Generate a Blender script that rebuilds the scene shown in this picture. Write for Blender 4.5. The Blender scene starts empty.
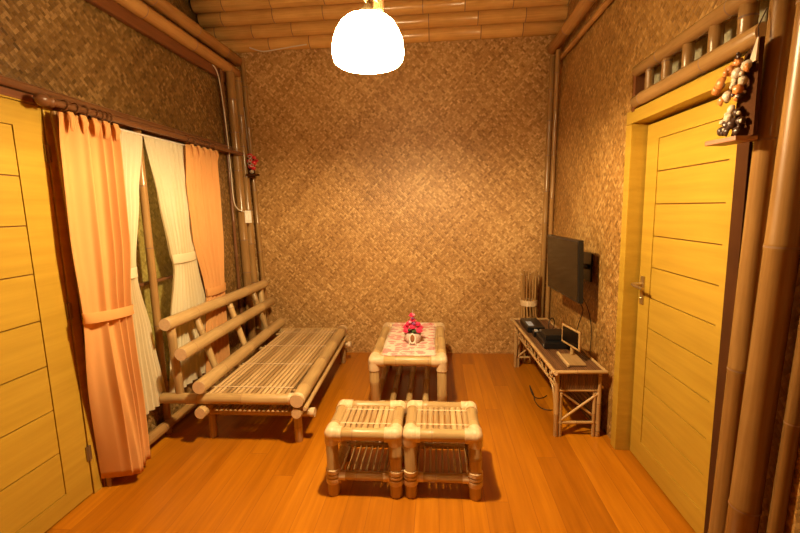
import bpy, bmesh, math, random
from mathutils import Vector, Matrix
random.seed(7)
S = bpy.context.scene
C = S.collection
PI = math.pi
V = Vector

# ------------------------------------------------------------------ camera, world, exposure
cam_d = bpy.data.cameras.new('camera')
cam = bpy.data.objects.new('camera', cam_d)
C.objects.link(cam)
S.camera = cam
cam_d.sensor_width = 36.0
cam_d.lens = 418.0 / 800.0 * 36.0
cam_d.clip_start = 0.02
_yaw, _pitch, _roll = -0.0874, -0.1388, -0.0232
_f = V((math.sin(_yaw) * math.cos(_pitch), math.cos(_yaw) * math.cos(_pitch), math.sin(_pitch)))
_r = V((math.cos(_yaw), -math.sin(_yaw), 0))
_u = _r.cross(_f)
_r2 = _r * math.cos(_roll) + _u * math.sin(_roll)
_u2 = -_r * math.sin(_roll) + _u * math.cos(_roll)
_M = Matrix((_r2, _u2, -_f)).transposed().to_4x4()
_M.translation = V((0, 0, 1.5))
cam.matrix_world = _M

world = bpy.data.worlds.new('world')
S.world = world
world.use_nodes = True
world.node_tree.nodes['Background'].inputs['Color'].default_value = (0.05, 0.03, 0.015, 1)
world.node_tree.nodes['Background'].inputs['Strength'].default_value = 0.1

S.view_settings.view_transform = 'Standard'
S.view_settings.look = 'None'
S.view_settings.gamma = 1.0
S.view_settings.use_curve_mapping = False
S.view_settings.exposure = 0.0
BULB = 15000.0
SHADE = 98.0
LAMPCOL = (1.0, 0.725, 0.38)
S.cycles.max_bounces = 8
S.cycles.diffuse_bounces = 5
S.cycles.transparent_max_bounces = 12
S.cycles.caustics_reflective = False
S.cycles.caustics_refractive = False
S.cycles.sample_clamp_indirect = 6.0


# ------------------------------------------------------------------ materials
class NT:
    def __init__(s, name):
        s.m = bpy.data.materials.new(name)
        s.m.use_nodes = True
        s.t = s.m.node_tree
        s.n = s.t.nodes
        s.p = s.n['Principled BSDF']
        s.out = s.n['Material Output']

    def link(s, a, b):
        s.t.links.new(a, b)

    def put(s, sock, v):
        if hasattr(v, 'node'):
            s.link(v, sock)
        elif isinstance(v, (tuple, list)) and len(v) == 3 and len(sock.default_value) == 4:
            sock.default_value = (*v, 1)
        else:
            sock.default_value = v

    def math(s, op, a, b=0.0, c=0.0):
        n = s.n.new('ShaderNodeMath')
        n.operation = op
        for i, v in enumerate((a, b, c)):
            s.put(n.inputs[i], v)
        return n.outputs[0]

    def mix(s, f, a, b, mode='MIX'):
        n = s.n.new('ShaderNodeMix')
        n.data_type = 'RGBA'
        n.blend_type = mode
        s.put(n.inputs[0], f)
        s.put(n.inputs[6], a)
        s.put(n.inputs[7], b)
        return n.outputs[2]

    def xyz(s, x, y, z=0.0):
        n = s.n.new('ShaderNodeCombineXYZ')
        for i, v in enumerate((x, y, z)):
            s.put(n.inputs[i], v)
        return n.outputs[0]

    def sep(s, v):
        n = s.n.new('ShaderNodeSeparateXYZ')
        s.link(v, n.inputs[0])
        return n.outputs

    def coord(s, k='Object'):
        return s.n.new('ShaderNodeTexCoord').outputs[k]

    def noise(s, vec, scale, detail=3.0, rough=0.5):
        n = s.n.new('ShaderNodeTexNoise')
        s.link(vec, n.inputs['Vector'])
        n.inputs['Scale'].default_value = scale
        n.inputs['Detail'].default_value = detail
        n.inputs['Roughness'].default_value = rough
        return n.outputs['Fac']

    def white(s, vec):
        n = s.n.new('ShaderNodeTexWhiteNoise')
        n.noise_dimensions = '3D'
        s.link(vec, n.inputs['Vector'])
        return n.outputs['Value']

    def mapping(s, vec, scale):
        n = s.n.new('ShaderNodeMapping')
        s.link(vec, n.inputs['Vector'])
        n.inputs['Scale'].default_value = scale
        return n.outputs[0]

    def ramp(s, f, stops):
        n = s.n.new('ShaderNodeValToRGB')
        s.link(f, n.inputs[0])
        e = n.color_ramp.elements
        while len(e) < len(stops):
            e.new(0.5)
        for i, (p, c) in enumerate(stops):
            e[i].position = p
            e[i].color = (*c, 1)
        return n.outputs[0]

    def attr(s, name):
        n = s.n.new('ShaderNodeAttribute')
        n.attribute_name = name
        return n.outputs['Fac']

    def bump(s, h, strength=0.5, dist=0.002):
        n = s.n.new('ShaderNodeBump')
        s.link(h, n.inputs['Height'])
        n.inputs['Strength'].default_value = strength
        n.inputs['Distance'].default_value = dist
        s.link(n.outputs[0], s.p.inputs['Normal'])

    def base(s, c):
        s.put(s.p.inputs['Base Color'], c)

    def rough(s, r):
        s.put(s.p.inputs['Roughness'], r)


def weave(name, axis, dark, mid, light, size=0.0165, rough=0.40, block=12):
    t = NT(name)
    x, y, z = t.sep(t.coord('Object'))
    a = x if axis == 'x' else y
    # a slow wobble keeps the strips hand-made
    k = 0.70710678 / size
    u = t.math('MULTIPLY', t.math('ADD', a, z), k)
    v = t.math('MULTIPLY', t.math('SUBTRACT', a, z), k)
    iu, iv = t.math('FLOOR', u), t.math('FLOOR', v)
    fu, fv = t.math('FRACT', u), t.math('FRACT', v)
    # herringbone: the twill changes direction every few strips
    par = t.math('FLOORED_MODULO', t.math('FLOOR', t.math('DIVIDE', iu, float(block))), 2.0)
    sg = t.math('SUBTRACT', t.math('MULTIPLY', par, 2.0), 1.0)
    d = t.math('FLOORED_MODULO', t.math('ADD', iu, t.math('MULTIPLY', iv, sg)), 4.0)
    over = t.math('LESS_THAN', d, 1.5)
    inv = t.math('SUBTRACT', 1.0, over)

    def sel(p, q):
        return t.math('ADD', t.math('MULTIPLY', p, over), t.math('MULTIPLY', q, inv))
    idx = sel(iv, iu)
    seg = sel(t.math('FLOOR', t.math('DIVIDE', iu, 2.0)), t.math('FLOOR', t.math('DIVIDE', iv, 2.0)))
    rnd = t.white(t.xyz(idx, over, 3.0))
    rnd2 = t.white(t.xyz(idx, seg, over))
    val = t.math('ADD', t.math('MULTIPLY', rnd, 0.36), t.math('MULTIPLY', rnd2, 0.40))
    big = t.noise(t.coord('Object'), 1.6, 3.0)
    val = t.math('ADD', val, t.math('MULTIPLY', t.math('SUBTRACT', big, 0.5), 0.5))
    fine = t.noise(t.mapping(t.coord('Object'), (1, 1, 1)), 90.0, 2.0)
    val = t.math('ADD', val, t.math('MULTIPLY', t.math('SUBTRACT', fine, 0.5), 0.35))
    f = sel(fv, fu)
    prof = t.math('MULTIPLY', t.math('MULTIPLY', f, t.math('SUBTRACT', 1.0, f)), 4.0)
    col = t.ramp(val, [(0.0, dark), (0.42, mid), (0.95, light)])
    gap = t.math('GREATER_THAN', prof, 0.22)
    col = t.mix(t.math('ADD', 0.72, t.math('MULTIPLY', gap, 0.28)), tuple(c * 0.5 for c in dark), col)
    t.base(col)
    t.rough(rough)
    # along a strip each float is a shallow arch
    ln = sel(t.math('FRACT', t.math('DIVIDE', u, 2.0)), t.math('FRACT', t.math('DIVIDE', v, 2.0)))
    arch = t.math('MULTIPLY', t.math('MULTIPLY', ln, t.math('SUBTRACT', 1.0, ln)), 4.0)
    h = t.math('ADD', t.math('POWER', prof, 0.5), t.math('MULTIPLY', arch, 0.8))
    h = t.math('ADD', h, t.math('MULTIPLY', rnd2, 0.5))
    t.bump(h, 0.6, 0.0028)
    t.p.inputs['Specular IOR Level'].default_value = 0.45
    return t.m


def bamboo_mat(name, c0, c1, rough=0.35, ring=None):
    """culm: fine grain along the pole, a different tone for every pole"""
    t = NT(name)
    uv = t.coord('UV')
    g = t.noise(t.mapping(uv, (90, 3.0, 1)), 1.0, 4.0)
    sp = t.noise(t.mapping(uv, (12, 5, 1)), 1.0, 3.0)
    tint = t.attr('tint')
    f = t.math('ADD', t.math('MULTIPLY', g, 0.45), t.math('MULTIPLY', tint, 0.4))
    f = t.math('ADD', f, t.math('MULTIPLY', sp, 0.35))
    col = t.ramp(f, [(0.25, c0), (0.9, c1)])
    t.base(col)
    t.rough(rough)
    t.bump(g, 0.12, 0.001)
    return t.m


def plain(name, col, rough=0.5, metal=0.0, var=0.0, scale=20.0):
    t = NT(name)
    if var:
        n = t.noise(t.coord('Object'), scale, 4.0)
        t.base(t.mix(n, tuple(c * (1 - var) for c in col), tuple(min(1, c * (1 + var)) for c in col)))
    else:
        t.base(col)
    t.rough(rough)
    t.p.inputs['Metallic'].default_value = metal
    return t.m


M = {}
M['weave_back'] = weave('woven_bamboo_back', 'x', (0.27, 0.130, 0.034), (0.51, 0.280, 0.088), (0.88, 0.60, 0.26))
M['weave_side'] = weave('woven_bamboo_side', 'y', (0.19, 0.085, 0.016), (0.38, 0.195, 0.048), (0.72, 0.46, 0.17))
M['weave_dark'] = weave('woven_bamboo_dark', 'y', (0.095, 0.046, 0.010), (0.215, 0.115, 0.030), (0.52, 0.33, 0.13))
M['transom'] = plain('transom_mesh', (0.48, 0.43, 0.27), 0.35, var=0.6, scale=60)
M['weave_olive'] = weave('woven_bamboo_olive', 'y', (0.24, 0.165, 0.055), (0.42, 0.30, 0.105), (0.64, 0.48, 0.21))
M['ceil'] = bamboo_mat('bamboo_ceiling', (0.38, 0.175, 0.04), (0.84, 0.48, 0.15), 0.22)
M['beam'] = bamboo_mat('bamboo_beam', (0.25, 0.11, 0.028), (0.60, 0.31, 0.095), 0.24)
M['post'] = bamboo_mat('bamboo_post', (0.20, 0.10, 0.030), (0.47, 0.27, 0.092), 0.24)
M['post_near'] = bamboo_mat('bamboo_post_brown', (0.125, 0.055, 0.013), (0.33, 0.17, 0.048), 0.26)
M['wood_rail'] = bamboo_mat('dark_bamboo', (0.09, 0.033, 0.012), (0.26, 0.11, 0.042), 0.3)
M['furn'] = bamboo_mat('bamboo_furniture', (0.24, 0.130, 0.042), (0.65, 0.445, 0.19), 0.36)
M['unit'] = bamboo_mat('bamboo_bench_poles', (0.26, 0.145, 0.05), (0.62, 0.40, 0.17), 0.36)
M['slat'] = bamboo_mat('bamboo_slats', (0.26, 0.145, 0.050), (0.70, 0.48, 0.23), 0.38)
M['node'] = plain('bamboo_node', (0.20, 0.10, 0.04), 0.5)
M['node_light'] = plain('bamboo_node_light', (0.42, 0.25, 0.11), 0.5)
M['cut'] = plain('bamboo_cut_end', (0.74, 0.54, 0.31), 0.6, var=0.15, scale=60)
M['brown_strip'] = bamboo_mat('brown_bamboo_strips', (0.075, 0.032, 0.013), (0.20, 0.09, 0.036), 0.35)
M['plank_brown'] = bamboo_mat('stained_plank', (0.12, 0.036, 0.011), (0.30, 0.105, 0.032), 0.4)
M['black'] = plain('black_plastic', (0.008, 0.008, 0.009), 0.3)
M['screen'] = plain('screen_glass', (0.006, 0.005, 0.004), 0.12)
M['screen'].node_tree.nodes['Principled BSDF'].inputs['Specular IOR Level'].default_value = 0.35
M['brass'] = plain('brass', (0.55, 0.42, 0.22), 0.3, 0.9)
M['steel'] = plain('hinge_metal', (0.30, 0.22, 0.11), 0.4, 0.8)
M['cable_w'] = plain('white_cable', (0.70, 0.62, 0.48), 0.35)
M['cable_b'] = plain('black_cable', (0.012, 0.010, 0.009), 0.4)
M['white_pl'] = plain('white_plastic', (0.75, 0.70, 0.58), 0.35)
M['label'] = plain('device_label', (0.42, 0.52, 0.72), 0.4)
M['grey_pl'] = plain('grey_plastic', (0.45, 0.43, 0.40), 0.4)


def wrap_mat():
    t = NT('rattan_wrap')
    uv = t.sep(t.coord('UV'))
    w = t.math('FRACT', t.math('MULTIPLY', uv[1], 130.0))
    pr = t.math('MULTIPLY', t.math('MULTIPLY', w, t.math('SUBTRACT', 1.0, w)), 4.0)
    n = t.noise(t.coord('Object'), 40.0)
    t.base(t.mix(n, (0.58, 0.39, 0.20), (0.82, 0.64, 0.40)))
    t.rough(0.4)
    t.bump(pr, 0.5, 0.002)
    return t.m


M['wrap'] = wrap_mat()


def door_mat():
    t = NT('yellow_door_paint')
    o = t.coord('Object')
    g = t.noise(t.mapping(o, (6, 1.3, 24)), 1.0, 5.0, 0.6)
    b = t.noise(o, 1.7, 2.0)
    f = t.math('ADD', t.math('MULTIPLY', g, 0.7), t.math('MULTIPLY', b, 0.4))
    t.base(t.ramp(f, [(0.25, (0.35, 0.200, 0.018)), (0.75, (0.52, 0.325, 0.038))]))
    t.rough(0.33)
    t.bump(g, 0.06, 0.001)
    return t.m


M['door'] = door_mat()
M['groove'] = plain('groove_paint', (0.22, 0.085, 0.015), 0.6)


def floor_mat():
    t = NT('varnished_floor')
    x, y, z = t.sep(t.coord('Object'))
    w = 0.118
    px = t.math('DIVIDE', x, w)
    ix = t.math('FLOOR', px)
    fx = t.math('FRACT', px)
    off = t.math('MULTIPLY', t.white(t.xyz(ix, 1.0, 0.0)), 1.9)
    py = t.math('DIVIDE', t.math('ADD', y, off), 1.9)
    iy = t.math('FLOOR', py)
    fy = t.math('FRACT', py)
    rnd = t.white(t.xyz(ix, iy, 5.0))
    g = t.noise(t.xyz(t.math('ADD', t.math('MULTIPLY', x, 26.0), t.math('MULTIPLY', rnd, 40.0)),
                      t.math('MULTIPLY', y, 1.6), ix), 1.0, 5.0, 0.6)
    f = t.math('ADD', t.math('MULTIPLY', g, 0.75), t.math('MULTIPLY', rnd, 0.26))
    col = t.ramp(f, [(0.2, (0.28, 0.080, 0.002)), (0.55, (0.46, 0.152, 0.004)), (0.9, (0.66, 0.25, 0.010))])
    e1 = t.math('LESS_THAN', t.math('ABSOLUTE', t.math('SUBTRACT', fx, 0.5)), 0.488)
    e2 = t.math('LESS_THAN', t.math('ABSOLUTE', t.math('SUBTRACT', fy, 0.5)), 0.499)
    e = t.math('MULTIPLY', e1, e2)
    t.base(t.mix(t.math('ADD', 0.45, t.math('MULTIPLY', e, 0.55)), (0.20, 0.05, 0.008), col))
    t.rough(t.math('ADD', 0.24, t.math('MULTIPLY', g, 0.16)))
    t.bump(t.math('ADD', t.math('MULTIPLY', e, 1.0), t.math('MULTIPLY', g, 0.15)), 0.25, 0.002)
    return t.m


M['floor'] = floor_mat()


def cloth_mat(name, c0, c1, trans, alpha=1.0, threads=500.0):
    t = NT(name)
    o = t.coord('Object')
    n = t.noise(t.mapping(o, (1, 1, 0.3)), 9.0, 3.0)
    w = t.noise(o, threads, 1.0)
    col = t.mix(n, c0, c1)
    d = t.n.new('ShaderNodeBsdfDiffuse')
    tr = t.n.new('ShaderNodeBsdfTranslucent')
    t.put(d.inputs['Color'], col)
    t.put(tr.inputs['Color'], col)
    mx = t.n.new('ShaderNodeMixShader')
    mx.inputs[0].default_value = trans
    t.link(d.outputs[0], mx.inputs[1])
    t.link(tr.outputs[0], mx.inputs[2])
    last = mx.outputs[0]
    if alpha < 1:
        tp = t.n.new('ShaderNodeBsdfTransparent')
        m2 = t.n.new('ShaderNodeMixShader')
        t.put(m2.inputs[0], t.math('ADD', alpha - 0.1, t.math('MULTIPLY', w, 0.2)))
        t.link(tp.outputs[0], m2.inputs[1])
        t.link(last, m2.inputs[2])
        last = m2.outputs[0]
    t.link(last, t.out.inputs['Surface'])
    return t.m


M['orange'] = cloth_mat('orange_curtain_cloth', (0.80, 0.42, 0.14), (0.88, 0.50, 0.19), 0.35)
M['sheer'] = cloth_mat('cream_sheer_cloth', (0.86, 0.74, 0.47), (0.94, 0.85, 0.60), 0.30, 0.90)


def runner_mat():
    t = NT('runner_cloth')
    o = t.coord('Object')
    vo = t.n.new('ShaderNodeTexVoronoi')
    vo.feature = 'F1'
    t.link(t.mapping(o, (1.0, 1.5, 1)), vo.inputs['Vector'])
    vo.inputs['Scale'].default_value = 15.0
    vo.inputs['Randomness'].default_value = 0.55
    n = t.noise(o, 70.0, 3.0)
    d = t.math('ADD', vo.outputs['Distance'], t.math('MULTIPLY', t.math('SUBTRACT', n, 0.5), 0.34))
    m1 = t.math('LESS_THAN', d, 0.55)
    m2 = t.math('LESS_THAN', d, 0.20)
    c = t.mix(m1, (0.80, 0.68, 0.55), (0.70, 0.33, 0.29))
    c = t.mix(m2, c, (0.60, 0.12, 0.10))
    t.base(c)
    t.rough(0.85)
    return t.m


M['runner'] = runner_mat()


def glass_mat():
    t = NT('window_glass')
    t.base((0.9, 0.95, 0.85))
    t.rough(0.02)
    t.p.inputs['Transmission Weight'].default_value = 1.0
    t.p.inputs['IOR'].default_value = 1.45
    # thin pane
    g = t.n.new('ShaderNodeBsdfGlossy')
    g.inputs['Roughness'].default_value = 0.04
    tp = t.n.new('ShaderNodeBsdfTransparent')
    tp.inputs['Color'].default_value = (0.93, 0.95, 0.85, 1)
    fr = t.n.new('ShaderNodeFresnel')
    fr.inputs['IOR'].default_value = 1.55
    mx = t.n.new('ShaderNodeMixShader')
    geo = t.n.new('ShaderNodeNewGeometry')
    t.put(mx.inputs[0], t.math('MULTIPLY', fr.outputs[0], t.math('SUBTRACT', 1.0, geo.outputs['Backfacing'])))
    t.link(tp.outputs[0], mx.inputs[1])
    t.link(g.outputs[0], mx.inputs[2])
    t.link(mx.outputs[0], t.out.inputs['Surface'])
    return t.m


M['glass'] = glass_mat()


def emit(name, col, s):
    t = NT(name)
    e = t.n.new('ShaderNodeEmission')
    e.inputs['Color'].default_value = (*col, 1)
    e.inputs['Strength'].default_value = s
    t.link(e.outputs[0], t.out.inputs['Surface'])
    return t.m


M['shade'] = emit('lit_opal_shade', (1.0, 0.76, 0.40), SHADE)
M['bulb'] = emit('lit_bulb', LAMPCOL, BULB)
M['pink'] = plain('pink_petals', (0.80, 0.045, 0.14), 0.5, var=0.25, scale=80)
M['pinklight'] = plain('pale_pink_petals', (0.85, 0.40, 0.50), 0.5, var=0.2, scale=80)
M['purple'] = plain('purple_petals', (0.36, 0.10, 0.30), 0.5)
M['leaf'] = plain('leaf_green', (0.06, 0.10, 0.03), 0.5)
M['cream'] = plain('cream_paint', (0.85, 0.78, 0.66), 0.45)
M['pot'] = plain('pale_pink_pot', (0.62, 0.48, 0.42), 0.35, var=0.3, scale=60)
M['red'] = plain('red_paint', (0.62, 0.03, 0.03), 0.35)
M['shell_o'] = plain('orange_shell', (0.50, 0.19, 0.045), 0.35, var=0.3, scale=50)
M['shell_w'] = plain('white_shell', (0.52, 0.42, 0.30), 0.35, var=0.2, scale=50)
M['shell_d'] = plain('dark_shell', (0.05, 0.022, 0.012), 0.35, var=0.5, scale=50)
M['board'] = plain('dark_red_board', (0.060, 0.020, 0.005), 0.85, var=0.3, scale=10)
M['board'].node_tree.nodes['Principled BSDF'].inputs['Specular IOR Level'].default_value = 0.08
M['ledge'] = plain('brown_wood', (0.30, 0.12, 0.045), 0.45, var=0.3, scale=14)


# ------------------------------------------------------------------ mesh helpers (world coordinates)
class MB:
    def __init__(s):
        s.b = bmesh.new()
        s.uv = s.b.loops.layers.uv.new('UVMap')
        s.ti = s.b.verts.layers.float.new('tint')

    def box(s, x0, x1, y0, y1, z0, z1, mi=0, bev=0.0, ti=None):
        return s.hexa([(x0, y0, z0), (x1, y0, z0), (x1, y1, z0), (x0, y1, z0),
                       (x0, y0, z1), (x1, y0, z1), (x1, y1, z1), (x0, y1, z1)], mi, bev, ti)

    def hexa(s, P, mi=0, bev=0.0, ti=None):
        ti = random.random() if ti is None else ti
        vs = [s.b.verts.new(p) for p in P]
        for v in vs:
            v[s.ti] = ti
        fs = []
        for q in ((3, 2, 1, 0), (4, 5, 6, 7), (0, 1, 5, 4), (1, 2, 6, 5), (2, 3, 7, 6), (3, 0, 4, 7)):
            f = s.b.faces.new([vs[i] for i in q])
            f.material_index = mi
            fs.append(f)
        lens = [(V(P[1]) - V(P[0])).length, (V(P[3]) - V(P[0])).length, (V(P[4]) - V(P[0])).length]
        ax = lens.index(max(lens))
        for f in fs:
            for l in f.loops:
                c = l.vert.co
                o = [c.x, c.y, c.z]
                l[s.uv].uv = (o[(ax + 1) % 3] + o[(ax + 2) % 3] + ti * 7, o[ax] + ti * 5)
        if bev:
            es = {e for f in fs for e in f.edges}
            bmesh.ops.bevel(s.b, geom=list(es), offset=bev, segments=2, affect='EDGES', profile=0.6)
        return fs

    def obox(s, c, ax, ay, az, mi=0, bev=0.0):
        """box with centre c and half-axis vectors"""
        c, ax, ay, az = V(c), V(ax), V(ay), V(az)
        P = [c + ax * i + ay * j + az * k for k in (-1, 1) for i, j in ((-1, -1), (1, -1), (1, 1), (-1, 1))]
        if ax.cross(ay).dot(az) < 0:
            P = P[4:] + P[:4]
        return s.hexa(P, mi, bev)

    def ring_stack(s, rings, ti, v0=0.0, mi=None, closed=(True, True), cap_mi=0, us=None):
        """rings: list of (list of points); mi: list of material index per band"""
        n = len(rings[0])
        vr = []
        for R in rings:
            row = []
            for p in R:
                v = s.b.verts.new(p)
                v[s.ti] = ti
                row.append(v)
            vr.append(row)
        acc = [0.0]
        for i in range(1, len(rings)):
            ca = sum((V(p) for p in rings[i - 1]), V()) / n
            cb = sum((V(p) for p in rings[i]), V()) / n
            acc.append(acc[-1] + (cb - ca).length)
        rad = max((V(rings[len(rings) // 2][0]) - sum((V(p) for p in rings[len(rings) // 2]), V()) / n).length, 1e-4)
        for i in range(len(rings) - 1):
            for j in range(n):
                k = (j + 1) % n
                f = s.b.faces.new((vr[i][j], vr[i][k], vr[i + 1][k], vr[i + 1][j]))
                f.smooth = True
                f.material_index = mi[i] if mi else 0
                for l, (a, b) in zip(f.loops, ((j, i), (j + 1, i), (j + 1, i + 1), (j, i + 1))):
                    l[s.uv].uv = (a / n * 2 * PI * rad + ti * 9, acc[b] + v0 + ti * 7)
        for e, on in ((0, closed[0]), (-1, closed[1])):
            if on:
                vs = list(reversed(vr[0])) if e == 0 else vr[-1]
                dup = []
                for v in vs:
                    w = s.b.verts.new(v.co)
                    w[s.ti] = ti
                    dup.append(w)
                f = s.b.faces.new(dup)
                f.material_index = cap_mi
                for l in f.loops:
                    l[s.uv].uv = (l.vert.co.x, l.vert.co.z)

    def pole(s, p0, p1, r, sp=0.25, n=14, ring=1.07, ti=None, capmi=2, nodes=True, bend=0.0, r1=None, ph=None):
        """bamboo culm: straight tube, swollen nodes with a dark ring (slot 1), pale cut ends (slot 2)"""
        p0, p1 = V(p0), V(p1)
        ax = (p1 - p0)
        L = ax.length
        ax.normalize()
        a = V((0, 0, 1)) if abs(ax.z) < 0.9 else V((1, 0, 0))
        e1 = ax.cross(a).normalized()
        e2 = ax.cross(e1)
        ti = random.random() if ti is None else ti
        st = [(0.0, 0.93, 0), (min(0.004, L * .1), 1.0, 0)]
        if nodes:
            q = sp * (random.uniform(0.2, 0.8) if ph is None else ph)
            while q < L - 0.02:
                if q > 0.02:
                    w = min(0.010, r * 0.35)
                    st += [(q - w, 1.0, 0), (q - w * .35, ring, 1), (q, 1.0 + (ring - 1) * .3, 1), (q + w * .35, ring, 0), (q + w, 1.0, 0)]
                q += sp * random.uniform(0.82, 1.18)
        st += [(L - min(0.004, L * .1), 1.0, 0), (L, 0.93, 0)]
        rings, mi = [], []
        bd = random.uniform(0, 2 * PI)
        for (d, k, m) in st:
            rr = r + ((r1 - r) * d / L if r1 else 0)
            off = (e1 * math.cos(bd) + e2 * math.sin(bd)) * bend * math.sin(PI * d / L)
            c = p0 + ax * d + off
            rings.append([c + (e1 * math.cos(2 * PI * j / n) + e2 * math.sin(2 * PI * j / n)) * rr * k for j in range(n)])
            mi.append(m)
        s.ring_stack(rings, ti, mi=mi, cap_mi=capmi)
        return s

    def tube(s, pts, r, n=8, mi=0, ti=0.5, rs=None):
        pts = [V(p) for p in pts]
        rings = []
        prev = None
        for i, p in enumerate(pts):
            d = (pts[min(i + 1, len(pts) - 1)] - pts[max(i - 1, 0)]).normalized()
            if prev is None:
                a = V((0, 0, 1)) if abs(d.z) < 0.9 else V((1, 0, 0))
                e = d.cross(a).normalized()
            else:
                e = (prev - d * prev.dot(d)).normalized()
            prev = e
            g = d.cross(e)
            rr = rs[i] if rs else r
            rings.append([p + (e * math.cos(2 * PI * j / n) + g * math.sin(2 * PI * j / n)) * rr for j in range(n)])
        s.ring_stack(rings, ti, mi=[mi] * len(pts), cap_mi=mi)
        return s

    def lathe(s, c, prof, n=32, mi=0, closed=(False, False), axis=None, ti=0.5):
        """prof: (radius, height) pairs"""
        c = V(c)
        az = V(axis).normalized() if axis else V((0, 0, 1))
        a = V((1, 0, 0)) if abs(az.x) < 0.9 else V((0, 1, 0))
        e1 = (a - az * a.dot(az)).normalized()
        e2 = az.cross(e1)
        rings = [[c + az * h + (e1 * math.cos(2 * PI * j / n) + e2 * math.sin(2 * PI * j / n)) * max(r, 1e-4) for j in range(n)] for r, h in prof]
        s.ring_stack(rings, ti, mi=[mi] * len(prof), closed=closed, cap_mi=mi)
        return s

    def strip(s, p0, p1, w, t, up=(0, 0, 1), mi=0, ti=None):
        """split-bamboo slat: flat underneath, rounded on top"""
        p0, p1, up = V(p0), V(p1), V(up)
        ax = (p1 - p0).normalized()
        sd = ax.cross(up).normalized() * (w / 2)
        up = up.normalized()
        ti = random.random() if ti is None else ti
        sec = [(-1, 0), (-1, .45), (-.6, .85), (0, 1), (.6, .85), (1, .45), (1, 0)]
        rings = [[p + sd * a + up * t * b for a, b in sec] for p in (p0, p1)]
        s.ring_stack(rings, ti, mi=[mi, mi], cap_mi=mi)
        return s

    def ball(s, c, rx, ry=None, rz=None, mi=0, sub=2, ti=0.5, rot=None):
        ry = ry or rx
        rz = rz or rx
        T = Matrix.Translation(V(c)) @ (rot or Matrix.Identity(4)) @ Matrix.Diagonal((rx, ry, rz, 1))
        r = bmesh.ops.create_icosphere(s.b, subdivisions=sub, radius=1.0, matrix=T)
        fs = set()
        for v in r['verts']:
            v[s.ti] = ti
            fs.update(v.link_faces)
        for f in fs:
            f.material_index = mi
            f.smooth = True
        return s


def link(name, mb, mats, parent=None, origin=None):
    me = bpy.data.meshes.new(name)
    bmesh.ops.recalc_face_normals(mb.b, faces=mb.b.faces[:])
    off = V((0, 0, 0))
    if parent is not None:
        q = parent
        while q is not None:
            off += q.location
            q = q.parent
    loc = V((0, 0, 0))
    if origin is not None:
        loc = V(origin) - off
    bmesh.ops.translate(mb.b, verts=mb.b.verts[:], vec=-(off + loc))
    mb.b.to_mesh(me)
    mb.b.free()
    for m in (mats if isinstance(mats, (list, tuple)) else [mats]):
        me.materials.append(M[m])
    o = bpy.data.objects.new(name, me)
    C.objects.link(o)
    o.location = loc
    if parent is not None:
        o.parent = parent
    return o


def thing(name, label, cat, loc, group=None):
    o = bpy.data.objects.new(name, None)
    o.empty_display_size = 0.05
    C.objects.link(o)
    o.location = loc
    return tag(o, label, cat, group)


def tag(o, label, cat, group=None):
    o['label'] = label
    o['category'] = cat
    if group:
        o['group'] = group
    return o


def struct(o):
    o['kind'] = 'structure'
    return o


def copy_tree(o, parent=None):
    c = o.copy()
    C.objects.link(c)
    if parent is not None:
        c.parent = parent
    for ch in list(o.children):
        copy_tree(ch, c)
    return c


# ------------------------------------------------------------------ room
XL, XR, YB, YF, ZT = -1.88, 1.10, 4.19, -1.30, 3.12
b = MB(); b.box(XL - .12, XR + .12, YF - .1, YB + .1, -0.05, 0.0)
struct(link('floor', b, 'floor'))
b = MB(); b.box(-2.15, 1.35, YB, YB + .1, 0, ZT + .1)
struct(link('wall_back', b, 'weave_back'))
b = MB(); b.box(-2.3, 1.5, YF - .1, YF, 0, 4.2)
struct(link('wall_front', b, 'weave_back'))

# left wall: low part upright, upper part leaning out a little towards the roof
XT = -1.935
b = MB()
b.box(XL - .08, XL, YF, 1.02, 0, 2.06)
b.box(XL - .08, XL, 1.99, 2.34, 0, 2.06)
b.box(XL - .08, XL, 2.34, 3.08, 0, 0.30)
b.box(XL - .08, XL, 2.34, 3.08, 2.0, 2.06)
b.box(XL - .08, XL, 3.08, YB, 0, 2.06)
b.hexa([(XL - .08, YF, 2.06), (XL, YF, 2.06), (XL, YB, 2.06), (XL - .08, YB, 2.06),
        (XT - .08, YF, 2.9), (XT, YF, 2.9), (XT, YB, 2.9), (XT - .08, YB, 2.9)])
b.box(XT - .30, XT - .02, YF, YB, 2.86, 2.90)
b.box(-2.24, -2.16, YF, YB, 2.86, 4.2)
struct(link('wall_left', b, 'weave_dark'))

# right wall with a door opening and a transom opening
XRT = 1.15
b = MB()
b.box(XR, XR + .10, 1.27, 1.50, 0, 2.20)
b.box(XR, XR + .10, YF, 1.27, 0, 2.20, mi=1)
b.box(XR, XR + .10, 2.55, YB, 0, 2.20)
b.box(XR + .03, XR + .10, 2.48, 2.56, 1.99, 2.20)
b.box(XR + .07, XR + .10, 1.49, 2.56, 2.14, 2.20)
b.hexa([(XR, YF, 2.2), (XR + .1, YF, 2.2), (XR + .1, YB, 2.2), (XR, YB, 2.2),
        (XRT, YF, 3.0), (XRT + .1, YF, 3.0), (XRT + .1, YB, 3.0), (XRT, YB, 3.0)])
b.box(XRT, XRT + .1, YF, YB, 3.0, 4.2)
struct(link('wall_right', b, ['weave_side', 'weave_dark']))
b = MB(); b.box(1.165, 1.19, 1.50, 2.55, 1.97, 2.20)
struct(link('transom_panel', b, 'transom'))

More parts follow.
